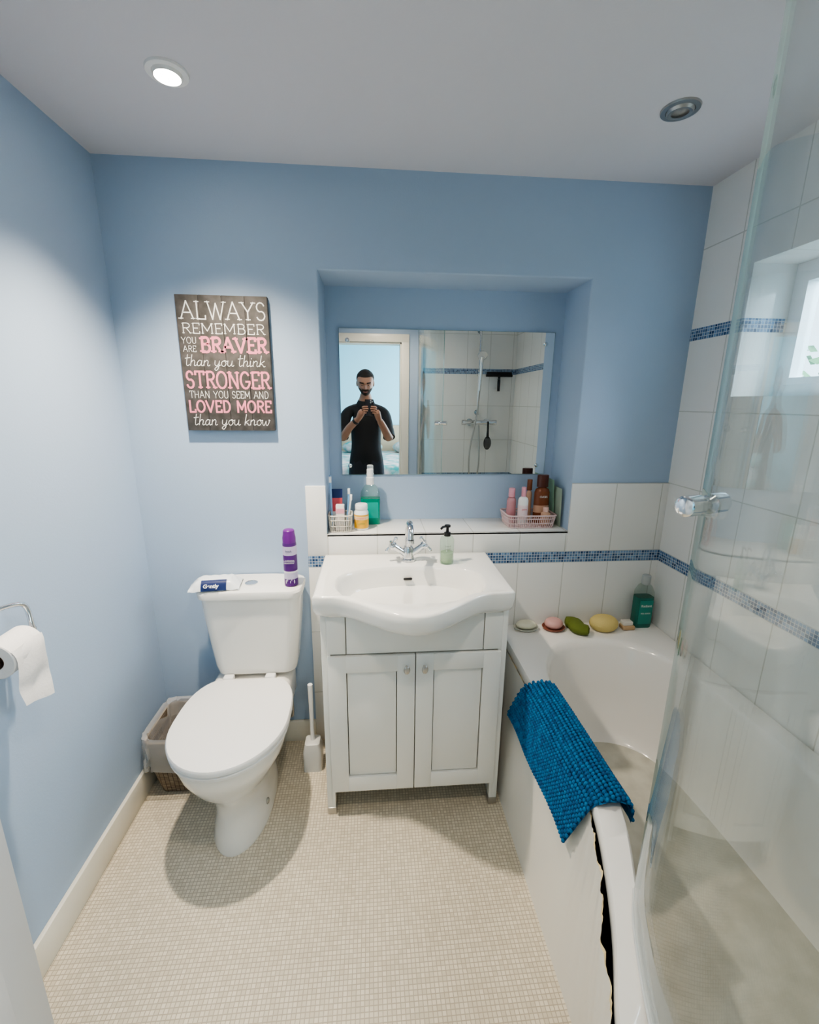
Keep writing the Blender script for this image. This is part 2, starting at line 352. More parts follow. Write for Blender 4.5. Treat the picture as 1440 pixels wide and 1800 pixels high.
strokes(b,'THAN YOU SEEM AND',.06,.95,.695,.748,.0017,swh)
strokes(b,'LOVED MORE',.04,.97,.77,.855,.0065,spk)
strokes(b,'than you know',.07,.94,.872,.985,.0022,swh,low=True,slant=.1)
b.done('wall_sign')
# ---------------------------------------------------------------- mirror
mirm=M('mirror_silver',(.93,.95,.94),.0,1);medge=M('mirror_edge',(.3,.42,.42),.2)
b=B();b.box(-.1355,.787,1.9735,1.979,1.184,1.7955,medge,.0008);b.box(-.134,.7855,1.9732,1.9736,1.1855,1.794,mirm)
for x,z in((-.10,1.748),(.748,1.748),(-.10,1.225),(.748,1.225)):
    b.lathe([(.009,0),(.009,.003),(.005,.005)],(0,0,0),chrome,seg=18,T=Matrix.Translation((x,1.973,z))@Matrix.Rotation(radians(90),4,'X'))
b.done('wall_mirror')
# ---------------------------------------------------------------- toilet
def egg(cx,yc,hw,af,ab,z,n=48,e=2.6,clampy=9,ef=2.0):
    r=[]
    for k in range(n):
        t=2*pi*k/n;c,s_=cos(t),sin(t);ex=e if s_>0 else ef
        x=hw*math.copysign(abs(c)**(2/ex),c);y=(ab if s_>0 else af)*math.copysign(abs(s_)**(2/ex),s_)
        r.append(Vector((cx+x,min(yc+y,clampy),z)))
    return r
TX=-.492
b=B()
b.loft([egg(TX,1.42,.100,.197,.24,0),egg(TX,1.42,.102,.199,.24,.012),egg(TX,1.42,.094,.185,.24,.05),egg(TX,1.42,.086,.17,.23,.12),egg(TX,1.41,.092,.168,.23,.18),
 egg(TX,1.39,.115,.18,.25,.235),egg(TX,1.37,.145,.200,.27,.285),egg(TX,1.36,.170,.214,.29,.335),egg(TX,1.355,.180,.222,.30,.38),egg(TX,1.355,.180,.222,.30,.402)],porc)
b.box(TX-.155,TX+.155,1.50,1.75,.27,.425,porc,.04,5)
b.loft([egg(TX,1.35,.181,.214,.25,.402,e=3,clampy=1.585),egg(TX,1.35,.191,.225,.25,.404,e=3,clampy=1.585),egg(TX,1.35,.193,.227,.25,.414,e=3,clampy=1.585),egg(TX,1.35,.187,.220,.25,.4195,e=3,clampy=1.58)],white)
b.loft([egg(TX,1.35,.187,.221,.25,.422,e=3,clampy=1.585),egg(TX,1.35,.194,.228,.25,.4225,e=3,clampy=1.585),egg(TX,1.35,.195,.229,.25,.434,e=3,clampy=1.585),egg(TX,1.35,.191,.225,.25,.441,e=3,clampy=1.58),
  egg(TX,1.35,.175,.208,.235,.445,e=3,clampy=1.57),egg(TX,1.35,.1,.13,.14,.449,e=3),egg(TX,1.35,.02,.03,.03,.45)],white)
for dx in(-.08,.08): b.box(TX+dx-.02,TX+dx+.02,1.575,1.605,.425,.45,white,.006)
CX=-.472
def cis(z,hw,y0,r=.045):return rrect(CX-hw,CX+hw,y0,1.752,r,z)
b.loft([cis(.435,.14,1.62),cis(.445,.153,1.607),cis(.48,.160,1.60),cis(.6,.172,1.592),cis(.7,.182,1.588),cis(.775,.186,1.586)],porc)
b.loft([cis(.774,.188,1.583),cis(.777,.194,1.576),cis(.797,.196,1.574),cis(.805,.192,1.578),cis(.809,.18,1.59),cis(.811,.1,1.65)],porc)
b.lathe([(.024,0),(.024,.004),(.02,.006),(.0195,.004),(.01,.0045)],(-.475,1.655,.810),chrome)
b.lathe([(.010,0),(.012,.003),(.008,.008)],(0,0,0),dull,seg=14,T=Matrix.Translation((TX+.088,1.38,.06))@Matrix.Rotation(radians(90),4,'Y'))
b.tube([(TX+.1,1.74,.16),(TX+.13,1.72,.16),(TX+.13,1.71,.30),(TX+.12,1.70,.44)],.007,chrome,sm=5)
toi=b.done('toilet')
# wipes pack on the cistern
wp=M('wipes_film',(.80,.84,.86),.25);navy=M('navy_label',(.015,.03,.12),.35)
b=B();T=rotabout((-.6,1.64,.82),'Z',6)
b.loft([[Vector((x,1.583+.105*j/14,.8125+.036*(1-abs(2*j/14-1)**4)*(1-.8*max(0,(abs(x+.60)-.055)/.035)**1.2)+.0015*sin(x*190+j))) for j in range(15)] for x in[-.69+.18*i/24 for i in range(25)]],wp,False,False,closed=False,T=T)
b.box(-.688,-.512,1.585,1.687,.8125,.817,wp,.002,T=T)
b.loft([[Vector((x,1.5835+.105*j/28-.002,.8135+.036*(1-abs(2*j/28-1)**4))) for j in range(0,8)] for x in(-.645,-.60,-.555)],navy,False,False,closed=False,T=T)
wo=b.done('wet_wipes_pack')
text('Gently',.020,(-.60,1.577,.834),swh,wo,rz=4,rx=50,bold=.0006)
# air freshener can
pur=M('purple_can',(.10,.02,.18),.3);pur2=M('purple_cap',(.16,.02,.24),.35);lil=M('lilac_label',(.62,.55,.72),.4)
c=(-.318,1.635,.811)
b=B();b.lathe([(.024,0),(.026,.002),(.026,.165),(.0245,.172)],c,pur);b.lathe([(.0262,.03),(.0262,.055)],c,lil,cap=False)
b.lathe([(.0245,.172),(.0248,.19),(.022,.205),(.021,.218),(.017,.222),(.006,.223)],c,pur2)
b.lathe([(.0263,.055),(.0263,.062)],c,white,cap=False)
b.lathe([(.0262,.125),(.0262,.16)],c,lil,cap=False)
for k in range(7):
    b.ell((c[0]-.014+.005*k,c[1]-.0245+.0006*abs(k-3),c[2]+.02+.008*(k%3)),(.0022,.002,.008),lil,8)
ao=b.done('air_freshener_can')
text('fresh',.012,(c[0],c[1]-.0268,c[2]+.142),navy,ao);text('LAVENDER\nMEADOW',.0085,(c[0],c[1]-.0268,c[2]+.1),swh,ao)
# bin with liner
wick=brick('wicker','XZ',(0,0),.016,.007,.0012,(.24,.18,.13),(.36,.29,.21),(.06,.04,.03),.7,bump=1)
liner=M('clear_liner',(.82,.82,.82),.12,alpha=.32,bump=1,bs=35)
b=B();bx0,bx1,by0,by1=-.876,-.665,1.475,1.725
b.loft([rrect(bx0+.03,bx1-.03,by0+.03,by1-.03,.03,.003),rrect(bx0+.01,bx1-.01,by0+.01,by1-.01,.035,.12),rrect(bx0,bx1,by0,by1,.04,.25),rrect(bx0+.008,bx1-.008,by0+.008,by1-.008,.035,.25),rrect(bx0+.018,bx1-.018,by0+.018,by1-.018,.03,.12),rrect(bx0+.035,bx1-.035,by0+.035,by1-.035,.03,.02)],wick)
def wr_(o,z,a):
    return [v+Vector((random.gauss(0,a),random.gauss(0,a),random.gauss(0,a))) for v in rrect(bx0-o,bx1+o,by0-o,by1+o,.04+max(o,0),z,8)]
b.loft([wr_(-.03,.10,.006),wr_(-.016,.2,.004),wr_(-.008,.262,.002),wr_(.006,.27,.003),wr_(.011,.24,.005),wr_(.012,.19,.005),wr_(.009,.15,.005),wr_(.007,.125,.006)],liner,False,False)
b.done('wastebasket')
# toilet brush
b=B();c=(-.262,1.60,0)
b.loft([rrect(c[0]-.038,c[0]+.038,c[1]-.038,c[1]+.038,.012,0),rrect(c[0]-.038,c[0]+.038,c[1]-.038,c[1]+.038,.012,.09),rrect(c[0]-.03,c[0]+.03,c[1]-.03,c[1]+.03,.012,.125),rrect(c[0]-.02,c[0]+.02,c[1]-.02,c[1]+.02,.01,.13)],M('brush_pot',(.62,.62,.6),.3))
b.tube([(c[0],c[1],.12),(c[0],c[1],.2),(c[0],c[1],.39)],[.009,.008,.010],white)
b.done('toilet_brush')
# ---------------------------------------------------------------- vanity
VX0,VX1,VY=-.180,.460,1.362
b=B()
b.box(VX0,VX0+.018,VY,1.745,.0,.81,vanp,.001);b.box(VX1-.018,VX1,VY,1.745,.0,.81,vanp,.001)
b.box(VX0+.018,VX1-.018,VY+.02,1.74,.11,.78,vanp)
b.box(VX0+.018,VX1-.018,VY+.008,VY+.03,.10,.81,vang)
b.box(VX0+.018,VX0+.03,VY,VY+.03,.0,.81,vanp,.001);b.box(VX1-.03,VX1-.018,VY,VY+.03,.0,.81,vanp,.001)
b.box(VX0+.02,VX0+.082,VY-.004,VY+.02,.668,.808,vanp,.0025);b.box(VX1-.082,VX1-.02,VY-.004,VY+.02,.668,.808,vanp,.0025)
b.box(VX0+.085,VX1-.085,VY-.004,VY+.02,.668,.808,vanp,.0025)
mid=(VX0+VX1)/2
for x0,x1 in((VX0+.02,mid-.0015),(mid+.0015,VX1-.02)):
    z0,z1=.108,.662;s=.062
    b.box(x0,x0+s,VY-.012,VY+.008,z0,z1,vanp,.002);b.box(x1-s,x1,VY-.012,VY+.008,z0,z1,vanp,.002)
    b.box(x0+s-.001,x1-s+.001,VY-.012,VY+.008,z0,z0+s,vanp,.002);b.box(x0+s-.001,x1-s+.001,VY-.012,VY+.008,z1-s,z1,vanp,.002)
    b.box(x0+s+.003,x1-s-.003,VY-.003,VY+.008,z0+s+.003,z1-s-.003,vanp,.001)
for x in(mid-.031,mid+.031):
    T=Matrix.Translation((x,VY-.012,.615))@Matrix.Rotation(radians(90),4,'X')
    b.lathe([(.006,0),(.005,.008),(.011,.013),(.013,.018),(.010,.023),(.003,.025)],(0,0,0),dull,seg=20,sx=.85,sy=1.25,T=T)
for x in(VX0+.0,VX1-.032): b.box(x,x+.032,VY-.002,VY+.03,0,.03,dull,.002)
van=b.done('vanity_unit')
# basin
BC=(.13,1.47)
BX0,BX1=-.2,.472
def yf(x):
    t=min(1,abs(x-.13)/.27);k=.5+.5*cos(pi*t);return 1.335-.15*k**.85
poly=[(BX0,TY-.001)]+[(BX0,1.345)]+[(BX0+(BX1-BX0)*i/60,yf(BX0+(BX1-BX0)*i/60)) for i in range(1,60)]+[(BX1,1.345),(BX1,TY-.001)]
angs=sorted(set([round(2*pi*k/120,5) for k in range(120)]+[round(math.atan2(y-BC[1],x-BC[0])%(2*pi),5) for x,y in((BX0,TY-.001),(BX0,1.345),(BX1,1.345),(BX1,TY-.001))]))
O=ringpoly(poly,BC,angs)
def rg(pts,sc,z,off=0):
    out=[]
    for x,y in pts:
        dx,dy=x-BC[0],y-BC[1];l=math.hypot(dx,dy);k=sc-off/l
        out.append(Vector((BC[0]+dx*k,min(TY-.001,BC[1]+dy*k),z)))
    return out
def bowl(sc,z,cy=0):
    out=[]
    for a in angs:
        hx,hy=.262,(.19 if sin(a)<0 else .135)
        ex=2.4;r=(abs(cos(a)/hx)**ex+abs(sin(a)/hy)**ex)**(-1/ex)
        out.append(Vector((BC[0]+cos(a)*r*sc,BC[1]+cy+sin(a)*r*sc,z)))
    return out
b=B()
b.loft([rg(O,.90,.812),rg(O,.965,.822),rg(O,.99,.836),rg(O,1,.86),rg(O,1,.883),rg(O,1,.889,.004),rg(O,1,.891,.010),rg(O,1,.889,.03),bowl(1.03,.888),bowl(1.0,.884),bowl(.975,.868,.0),bowl(.90,.825,.005),bowl(.75,.788,.012),bowl(.5,.773,.02),bowl(.25,.768,.03),bowl(.09,.766,.03)],porc)
b.lathe([(.0335,0),(.0335,.003),(.028,.004),(.026,.0015),(.012,.001)],(.13,1.50,.768),chrome);b.lathe([(.02,.0),(.018,.006),(.008,.008)],(.13,1.50,.769),dull)
b.box(.113,.147,1.585,1.597,.836,.846,black,.004,T=rotabout((.13,1.59,.843),'X',-30))
b.done('basin',van,50)
# basin taps
b=B();fx,fy=.137,1.665;z=.8895
b.lathe([(.028,0),(.028,.008),(.022,.012),(.021,.05),(.018,.058)],(fx,fy,z),chrome)
b.tube([(fx,fy,z+.05),(fx,fy,z+.11),(fx,fy-.012,z+.145),(fx,fy-.05,z+.165),(fx,fy-.085,z+.15),(fx,fy-.1,z+.115)],[.013,.013,.0125,.012,.012,.012],chrome,14,6)
b.lathe([(.014,0),(.014,.014)],(fx,fy-.1,z+.102),chrome)
for s in(-1,1):
    e=Vector((fx+s*.058,fy-.008,z+.062));a=Vector((fx,fy,z+.02))
    b.tube([a,a.lerp(e,.5),e],[.014,.012,.013],chrome,14)
    d=(e-a).normalized();b.tube([e,e+d*.016],[.017,.015],chrome,14)
    u=Vector((0,1,0));w=d.cross(u).normalized();c=e+d*.012
    for q in(u,w):
        b.tube([c-q*.030,c-q*.012,c+q*.012,c+q*.030],[.0075,.005,.005,.0075],chrome,10)
        for k in(-1,1): b.ell(tuple(c+q*.030*k),(.008,.008,.008),chrome,10)
b.done('basin_mixer_tap')
# soap dispenser
gl=clear('bottle_glass',(.86,.93,.88));liq=M('green_soap',(.42,.52,.36),.15,alpha=.6)
def bottle(name,c,r,h,body,cap,capm,ratio=1,label=None,lz=(.2,.7),neck=.4,caph=.25):
    b=B();hb=h*(1-caph)
    b.lathe([(r*.92,0),(r,.004),(r,hb*.85),(r*.85,hb*.94),(r*neck,hb)],c,body,sy=ratio)
    rc=r*cap;b.lathe([(rc,hb),(rc,h-.002),(rc*.9,h)],c,capm,sy=ratio if cap>.6 else 1)
    if label:b.lathe([(r*1.01,hb*lz[0]),(r*1.01,hb*lz[1])],c,label,sy=ratio,cap=False)
    return b
b=B();c=(.285,1.63,.8895)
b.lathe([(.026,0),(.0275,.004),(.0275,.095),(.022,.108),(.012,.112)],c,gl);b.lathe([(.024,.005),(.024,.045)],c,liq)
b.lathe([(.013,.110),(.013,.124),(.006,.126),(.005,.145),(.012,.146),(.012,.153)],c,black,18)
b.tube([(c[0],c[1],c[2]+.149),(c[0]-.02,c[1]-.012,c[2]+.149),(c[0]-.028,c[1]-.018,c[2]+.143)],.0045,black)
b.tube([(c[0],c[1],c[2]+.01),(c[0],c[1],c[2]+.11)],.002,white)
so=b.done('soap_dispenser')
text('hand\nwash',.011,(c[0],c[1]-.0285,c[2]+.07),M('label_print',(.2,.25,.2),.5),so)
# ---------------------------------------------------------------- niche sill items
bask=M('basket_plastic',(.62,.58,.50),.5);pink=M('pink_plastic',(.75,.35,.42),.4);bask2=M('pink_basket',(.66,.50,.50),.5)
def basket(b,x0,x1,y0,y1,z0,z1,m,n=14):
    cx,cy=(x0+x1)/2,(y0+y1)/2
    base=lambda k,z:[Vector((cx+(v.x-cx)*k,cy+(v.y-cy)*k,z)) for v in rrect(x0,x1,y0,y1,.02,0,4)]
    b.loft([base(.88,z0),base(.9,z0+.004)],m)
    for z,k in((z0+.003,.9),(z0+(z1-z0)*.35,.93),(z0+(z1-z0)*.68,.97),(z1-.005,1.)):
        r=base(k,z);b.tube(r+[r[0]],.0022 if z<z1-.006 else .0035,m,6)
    lo,hi=base(.9,z0+.002),base(1,z1-.004);L=len(lo)
    for i in range(L):
        j=(i+1)%L;d=(hi[j]-hi[i]).length;nn=max(1,int(d/.009))
        for q in range(nn):
            t=q/nn;b.tube([lo[i].lerp(lo[j],t),hi[i].lerp(hi[j],t)],.0017,m,5)
b=B();Z=NZ0+.0005
basket(b,-.183,-.088,1.765,1.86,Z,Z+.075,bask)
b.done('toothbrush_basket')
tpm=M('toothpaste_tube',(.75,.12,.14),.3)
b=B()
rings=[]
for i in range(9):
    t=i/8;w=.022;d=.015*(1-t)+.0015
    rings.append([Vector((-.153+w*cos(a)*(1+.15*t),1.838+d*sin(a),Z+.02+.15*t)) for a in[2*pi*k/20 for k in range(20)]])
b.loft(rings[:4],white);b.loft(rings[3:7],tpm);b.loft(rings[6:],navy);b.lathe([(.012,0),(.014,.02)],(-.153,1.838,Z+.005),white)
b.done('toothpaste_tube')
for i,(x0,y0,x1,y1,h,col) in enumerate([(-.170,1.81,-.174,1.815,.23,(.3,.5,.75)),(-.108,1.82,-.090,1.815,.15,(.85,.85,.85)),(-.112,1.845,-.10,1.85,.17,(.2,.45,.75))]):
    b=B();m=M('brush_handle_%d'%i,col,.3);p=Vector((x0,y0,Z+.012));q=Vector((x1,y1,Z+h));b.tube([p,p.lerp(q,.5),q],[.005,.0035,.0045],m,8)
    e=p.lerp(q,.93);b.box(e.x-.005,e.x+.005,e.y-.014,e.y-.003,e.z-.012,e.z+.012,white,.001);b.done('toothbrush')
b=B();b.box(-.152,-.118,1.775,1.80,Z+.006,Z+.115,M('carton',(.78,.72,.70),.5),.002);b.box(-.1525,-.1175,1.7745,1.7755,Z+.08,Z+.1,pink);b.done('toothpaste_carton')
amb=M('yellow_jar',(.78,.42,.04),.35);lab=M('jar_label',(.85,.62,.35),.5)
c=(-.050,1.825,Z);b=B();b.lathe([(.028,0),(.030,.003),(.030,.075),(.024,.085)],c,white);b.lathe([(.0303,.008),(.0303,.066)],c,amb,cap=False);b.lathe([(.0305,.045),(.0305,.06)],c,lab,cap=False)
b.lathe([(.025,.085),(.0265,.087),(.0265,.106),(.024,.109)],c,white);vo=b.done('vitamin_jar')
text('VITAMIN C',.0085,(c[0],c[1]-.0315,c[2]+.052),tpm,vo);text('gummies',.009,(c[0],c[1]-.0315,c[2]+.03),M('g',(.1,.25,.1),.5),vo)
mw=M('mouthwash_green',(.0,.26,.17),.15,alpha=.93)
c=(-.012,1.915,Z);b=B();sq=lambda w,d,z:rrect(c[0]-w,c[0]+w,c[1]-d,c[1]+d,.012,c[2]+z)
b.loft([sq(.040,.026,0),sq(.042,.028,.005),sq(.042,.028,.115)],mw);b.loft([sq(.042,.028,.116),sq(.041,.027,.14),sq(.028,.02,.165),sq(.018,.016,.175)],gl)
b.box(c[0]-.035,c[0]+.035,c[1]-.0292,c[1]-.0285,Z+.03,Z+.1,M('mw_label',(.0,.33,.27),.4),.0002)
b.lathe([(.017,.175),(.017,.205),(.014,.208),(.0145,.24),(.012,.243)],c,white);b.done('mouthwash_bottle')
b=B();basket(b,.575,.790,1.79,1.93,Z,Z+.06,bask2);b.done('toiletries_basket')
brn=M('brown_bottle',(.22,.07,.03),.25);tan=M('tan_lotion',(.62,.38,.26),.4);ros=M('rose_bottle',(.55,.27,.30),.3);grn=M('green_sachet',(.25,.42,.30),.35)
Zb=Z+.006
bo=bottle('',(.612,1.88,Zb),.020,.155,ros,.7,pink).done('shampoo_bottle')
bo=bottle('',(.655,1.85,Zb),.022,.165,white,.45,pink,label=M('white_label',(.85,.7,.72),.4)).done('lotion_bottle');text('pure',.012,(.655,1.8265,Zb+.07),tpm,bo)
bo=bottle('',(.745,1.872,Zb),.034,.215,brn,.75,M('dark_cap',(.10,.03,.02),.3),ratio=.6,label=tan,lz=(.3,.5)).done('sun_lotion_bottle');text('OASIS',.013,(.745,1.849,Zb+.12),swh,bo)
bottle('',(.697,1.9,Zb),.0125,.19,tan,.9,brn).done('hair_spray_bottle')
bottle('',(.750,1.825,Zb),.020,.08,tan,.6,M('peach_cap',(.75,.5,.42),.4)).done('cream_jar')
for i,(x,m,h,rot) in enumerate(((.803,grn,.20,-4),(.812,M('sachet2',(.42,.52,.42),.35),.17,-2))):
    b=B();T=rotabout((x,1.87-.03*i,Z),'Y',rot);rings=[[Vector((x+.003*sin(pi*t)*cos(a)+.0006*cos(a),1.90-.05*i+.045*sin(a),Z+h*t)) for a in[2*pi*k/16 for k in range(16)]] for t in[j/8 for j in range(9)]]
    b.loft(rings,m,T=T);b.done('face_mask_sachet')
# ---------------------------------------------------------------- bath
RZ=.55
left=[(.545,TY-.002),(.543,1.4),(.543,.95),(.530,.84),(.490,.71),(.44,.585),(.375,.455),(.335,.34),(.325,.22),(.345,.10),(.40,.006)]
lc=[(v.x,v.y) for v in cr([(x,y,0) for x,y in left],6)]
outer=lc+[(XR-.002,.006),(XR-.002,TY-.002)]
inner=[(v.x,v.y) for v in cr([(x,y,0) for x,y in[(.615,.95),(.60,1.2),(.635,1.42),(.73,1.565),(.88,1.615),(1.03,1.58),(1.13,1.46),(1.165,1.2),(1.175,.7),(1.17,.3),(1.12,.12),(.9,.07),(.62,.07),(.46,.13),(.405,.28),(.435,.44),(.51,.62),(.58,.79)]],6,True)]
BB=(.85,.85)
ang=sorted(set([round(2*pi*k/160,5) for k in range(160)]+[round(math.atan2(y-BB[1],x-BB[0])%(2*pi),5) for x,y in((.545,TY-.002),(.40,.006),(XR-.002,.006),(XR-.002,TY-.002))]))
OO=ringpoly(outer,BB,ang);II=ringpoly(inner,BB,ang)
def r2(P,k,z,off=0,sh=0):
    out=[]
    for x,y in P:
        dx,dy=x-BB[0],y-BB[1];l=math.hypot(dx,dy);q=k-off/l;out.append(Vector((BB[0]+dx*q+sh,BB[1]+dy*q,z)))
    return out
b=B()
b.loft([r2(OO,1,.49,.012),r2(OO,1,.515),r2(OO,1,.543),r2(OO,1,RZ,.006),r2(OO,1,RZ,.012),r2(II,1.01,RZ),r2(II,.985,.543),r2(II,.965,.52),r2(II,.92,.36),r2(II,.86,.20),r2(II,.825,.165),r2(II,.81,.158)],acry,False,False)
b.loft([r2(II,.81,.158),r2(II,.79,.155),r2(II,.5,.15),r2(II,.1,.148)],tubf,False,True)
b.lathe([(.03,0),(.03,.003),(.02,.004)],(.8,.35,.152),chrome)
ba=b.done('bathtub',None,50)
# bath panel
pm=M('bath_panel',(.80,.78,.72),.3,bump=.05,bs=4);torn=M('torn_laminate',(.66,.55,.32),.8)
lp=[(v.x,v.y) for v in cr([(x,y,0) for x,y in left],20) if v.y>.03];b=B();bot=[];top=[]
random.seed(23)
for i,(x,y) in enumerate(lp):
    k=0 if y>.86 else min(1,(.86-y)/.05)
    gap=.003+.013*math.exp(-((y-.61)/.06)**2)+.005*math.exp(-((y-.76)/.03)**2)+.0015*sin(y*57)+.0015*sin(y*137+1)+random.uniform(-.0012,.0012)
    bot.append(Vector((min(.48 if y>.72 else .48-(.49-x)*.55,.48),y,.0)));top.append(Vector((x-.004-gap*k,y-.003*k,.513-gap*.7*k)))
midp=[a.lerp(c_,.5)+Vector((-.004,0,0)) for a,c_ in zip(bot,top)]
e2=[t+Vector((.003+.002*sin(t.y*90),.002,random.uniform(-.002,.002) if t.y<.8 else -.002)) for t in top]
b.loft([bot,midp,[t-Vector((0,0,.012)) for t in top],top],pm,False,False,closed=False)
b.loft([top,e2],torn,False,False,closed=False)
b.loft([[v+Vector((.035,0,0)) for v in bot],[v+Vector((.035,0,-.0)) for v in top]],dark,False,False,closed=False)  # near-black sheet painted in as the shade behind the panel gap
b.done('side_panel',ba)
# blue chenille mat
matm=mottled('blue_chenille',(.004,.07,.20),(.008,.15,.34),60,.85)
b=B();prof=cr([(.497,0,.365),(.505,0,.43),(.515,0,.50),(.527,0,.548),(.552,0,.567),(.59,0,.567),(.618,0,.550),(.628,0,.50)],6)
acc=[0]
for p,q in zip(prof,prof[1:]):acc.append(acc[-1]+(q-p).length)
def at(s):
    s*=acc[-1]
    for i in range(len(acc)-1):
        if acc[i+1]>=s:
            t=(s-acc[i])/max(1e-9,acc[i+1]-acc[i]);return prof[i].lerp(prof[i+1],t)
    return prof[-1]
def matpt(u,s):
    p=at(s);p=Vector(p)
    yn=.90-.07*min(1,s*1.6);ye=1.405-.10*min(1,s*1.6);y=yn+(ye-yn)*u
    edge=0 if y>.84 else (.84-y)*.35
    p.x+= -edge+.004*sin(u*9+s*3)*(1-s);p.z+=.012*sin(u*3.3)*(1-s)**2;p.y=y;return p
NU,NS=26,16
b.loft([[matpt(i/NU,j/NS)+Vector((0,0,-.002)) for i in range(NU+1)] for j in range(NS+1)],matm,False,False,closed=False)
random.seed(5)
base=bmesh.new();bmesh.ops.create_icosphere(base,subdivisions=2,radius=1);bv=[v.co.copy() for v in base.verts];bfc=[[v.index for v in f.verts] for f in base.faces];base.free()
mi=b.mi(matm)
for i in range(44):
    for j in range(25):
        u=(i+.5+(.25 if j%2 else -.25))/44;s=(j+.5)/25;p=matpt(min(1,max(0,u)),s);q=matpt(min(1,max(0,u)),min(1,s+.03));t=(q-p).normalized() if (q-p).length>1e-6 else Vector((0,0,1))
        n=Vector((0,-1,0)).cross(t).normalized()
        if n.x>0 and s<.4:n=-n
        if s>.5 and n.z<0:n=-n
        p+=n*.004;r=.0056
        sv=[b.bm.verts.new(p+Vector((v.x*r*random.uniform(.85,1.1),v.y*r*1.0,v.z*r*1.1))+t*(v.z*.001)) for v in bv]
        for f in bfc:
            g=b.bm.faces.new([sv[k] for k in f]);g.material_index=mi;g.smooth=True
b.done('bath_mat')
# soaps on ledge
LZ=RZ+.0005
def soap(name,c,r,m,dish=None,extra=None):
    b=B()
    if dish:
        b.lathe([(.6,0),(.9,.3),(1,1),(.94,1),(.8,.4),(.1,.3)],(0,0,0),dish,T=Matrix.Translation(c)@Matrix.Diagonal((r[0]*1.25,r[1]*1.25,.012,1)));c=(c[0],c[1],c[2]+.006)
    b.ell((c[0],c[1],c[2]+r[2]),r,m,20,fn=lambda v:(v.x*(1-.0*abs(v.z)),v.y,max(-1,min(1,v.z*1.25))))
    if extra:extra(b)
    return b.done(name)
soap('soap_bar',(.655,1.70,LZ),(.045,.030,.015),M('cream_soap',(.78,.76,.60),.4),M('soap_dish_clear',(.6,.62,.55),.3))
soap('soap_bar',(.775,1.695,LZ),(.040,.034,.020),M('pink_soap',(.66,.38,.36),.4),M('wooden_dish',(.30,.11,.07),.5))
b=B();gm=M('olive_sponge',(.14,.18,.03),.8,bump=.6,bs=300)
pth=cr([(.835,1.72,LZ+.024),(.868,1.70,LZ+.024),(.868,1.655,LZ+.024),(.905,1.63,LZ+.024)],5);n=len(pth)
b.tube(pth,[.010]+[.026+.010*sin(pi*i/(n-1)) for i in range(1,n-1)]+[.012],gm,14);o=b.done('massage_sponge');o.scale=(1,1,.7);o.location.z=LZ*.3+.004
soap('bath_sponge',(.99,1.675,LZ),(.062,.048,.030),M('yellow_sponge',(.72,.58,.24),.9,bump=.8,bs=250))
b=B();wd=M('pale_wood',(.55,.38,.22),.6)
b.box(1.07,1.125,1.655,1.695,LZ,LZ+.020,wd,.006,3);b.box(1.072,1.115,1.66,1.69,LZ+.02,LZ+.038,M('bristle',(.78,.74,.66),.9,bump=1,bs=400),.003)
b.done('nail_brush')
c=(1.172,1.70,LZ);teal=M('teal_gel',(.02,.16,.13),.2,alpha=.95)
b=B();q=lambda w,d,z,r=.015:rrect(c[0]-w,c[0]+w,c[1]-d,c[1]+d,r,c[2]+z)
b.loft([q(.036,.024,0),q(.038,.026,.005),q(.038,.026,.14)],teal);b.loft([q(.038,.026,.141),q(.037,.025,.165),q(.026,.018,.19,.012),q(.016,.014,.197,.01)],clear('clear_plastic',(.85,.9,.88)))
b.box(c[0]-.03,c[0]+.03,c[1]-.0275,c[1]-.0265,LZ+.02,LZ+.13,M('teal_label',(.02,.24,.19),.4),.0002)
b.lathe([(.017,.197),(.018,.199),(.018,.235),(.015,.238)],c,M('grey_cap',(.45,.48,.48),.3));bo=b.done('shower_gel_bottle')
text('Radiant',.016,(c[0],c[1]-.0283,LZ+.105),swh,bo);text('FEEL GOOD',.008,(c[0],c[1]-.0283,LZ+.07),swh,bo)
# ---------------------------------------------------------------- curved glass screen
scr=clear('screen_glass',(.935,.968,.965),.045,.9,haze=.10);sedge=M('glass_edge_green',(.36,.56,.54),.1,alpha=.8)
gp=cr([(.515,.642,0),(.486,.596,0),(.460,.54,0),(.425,.445,0),(.392,.32,0),(.378,.2,0),(.388,.10,0),(.42,.012,0)],8)
nrm=[]
for i,p in enumerate(gp):
    d=(gp[min(i+1,len(gp)-1)]-gp[max(0,i-1)]).normalized();nrm.append(Vector((-d.y,d.x,0)))
zs0,zs1=RZ+.012,2.06
Ai=[p+n*.003 for p,n in zip(gp,nrm)];Bi=[p-n*.003 for p,n in zip(gp,nrm)]
b=B()
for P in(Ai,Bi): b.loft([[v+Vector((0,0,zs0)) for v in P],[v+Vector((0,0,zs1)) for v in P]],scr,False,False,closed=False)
b.loft([[Ai[0]+Vector((0,0,zs0)),Bi[0]+Vector((0,0,zs0))],[Ai[0]+Vector((0,0,zs1)),Bi[0]+Vector((0,0,zs1))]],sedge,False,False,closed=False)
for z in(zs0,zs1): b.loft([[v+Vector((0,0,z)) for v in Ai],[v+Vector((0,0,z)) for v in Bi]],sedge,False,False,closed=False)
b.tube([p+Vector((0,0,RZ+.008)) for p in gp],.0055,M('seal',(.75,.78,.78),.3,alpha=.8),8)
b.box(.405,.435,.001,.03,RZ+.002,zs1,chrome,.004)
kp=gp[3]
T=Matrix.Translation((kp.x,kp.y,1.352))@Matrix.Rotation(radians(-72),4,'Z')@Matrix.Rotation(radians(90),4,'X')
b.lathe([(.012,-.045),(.016,-.042),(.016,-.012),(.010,-.006),(.010,.006),(.016,.012),(.016,.042),(.012,.045)],(0,0,0),chrome,24,T=T)
b.done('shower_screen')
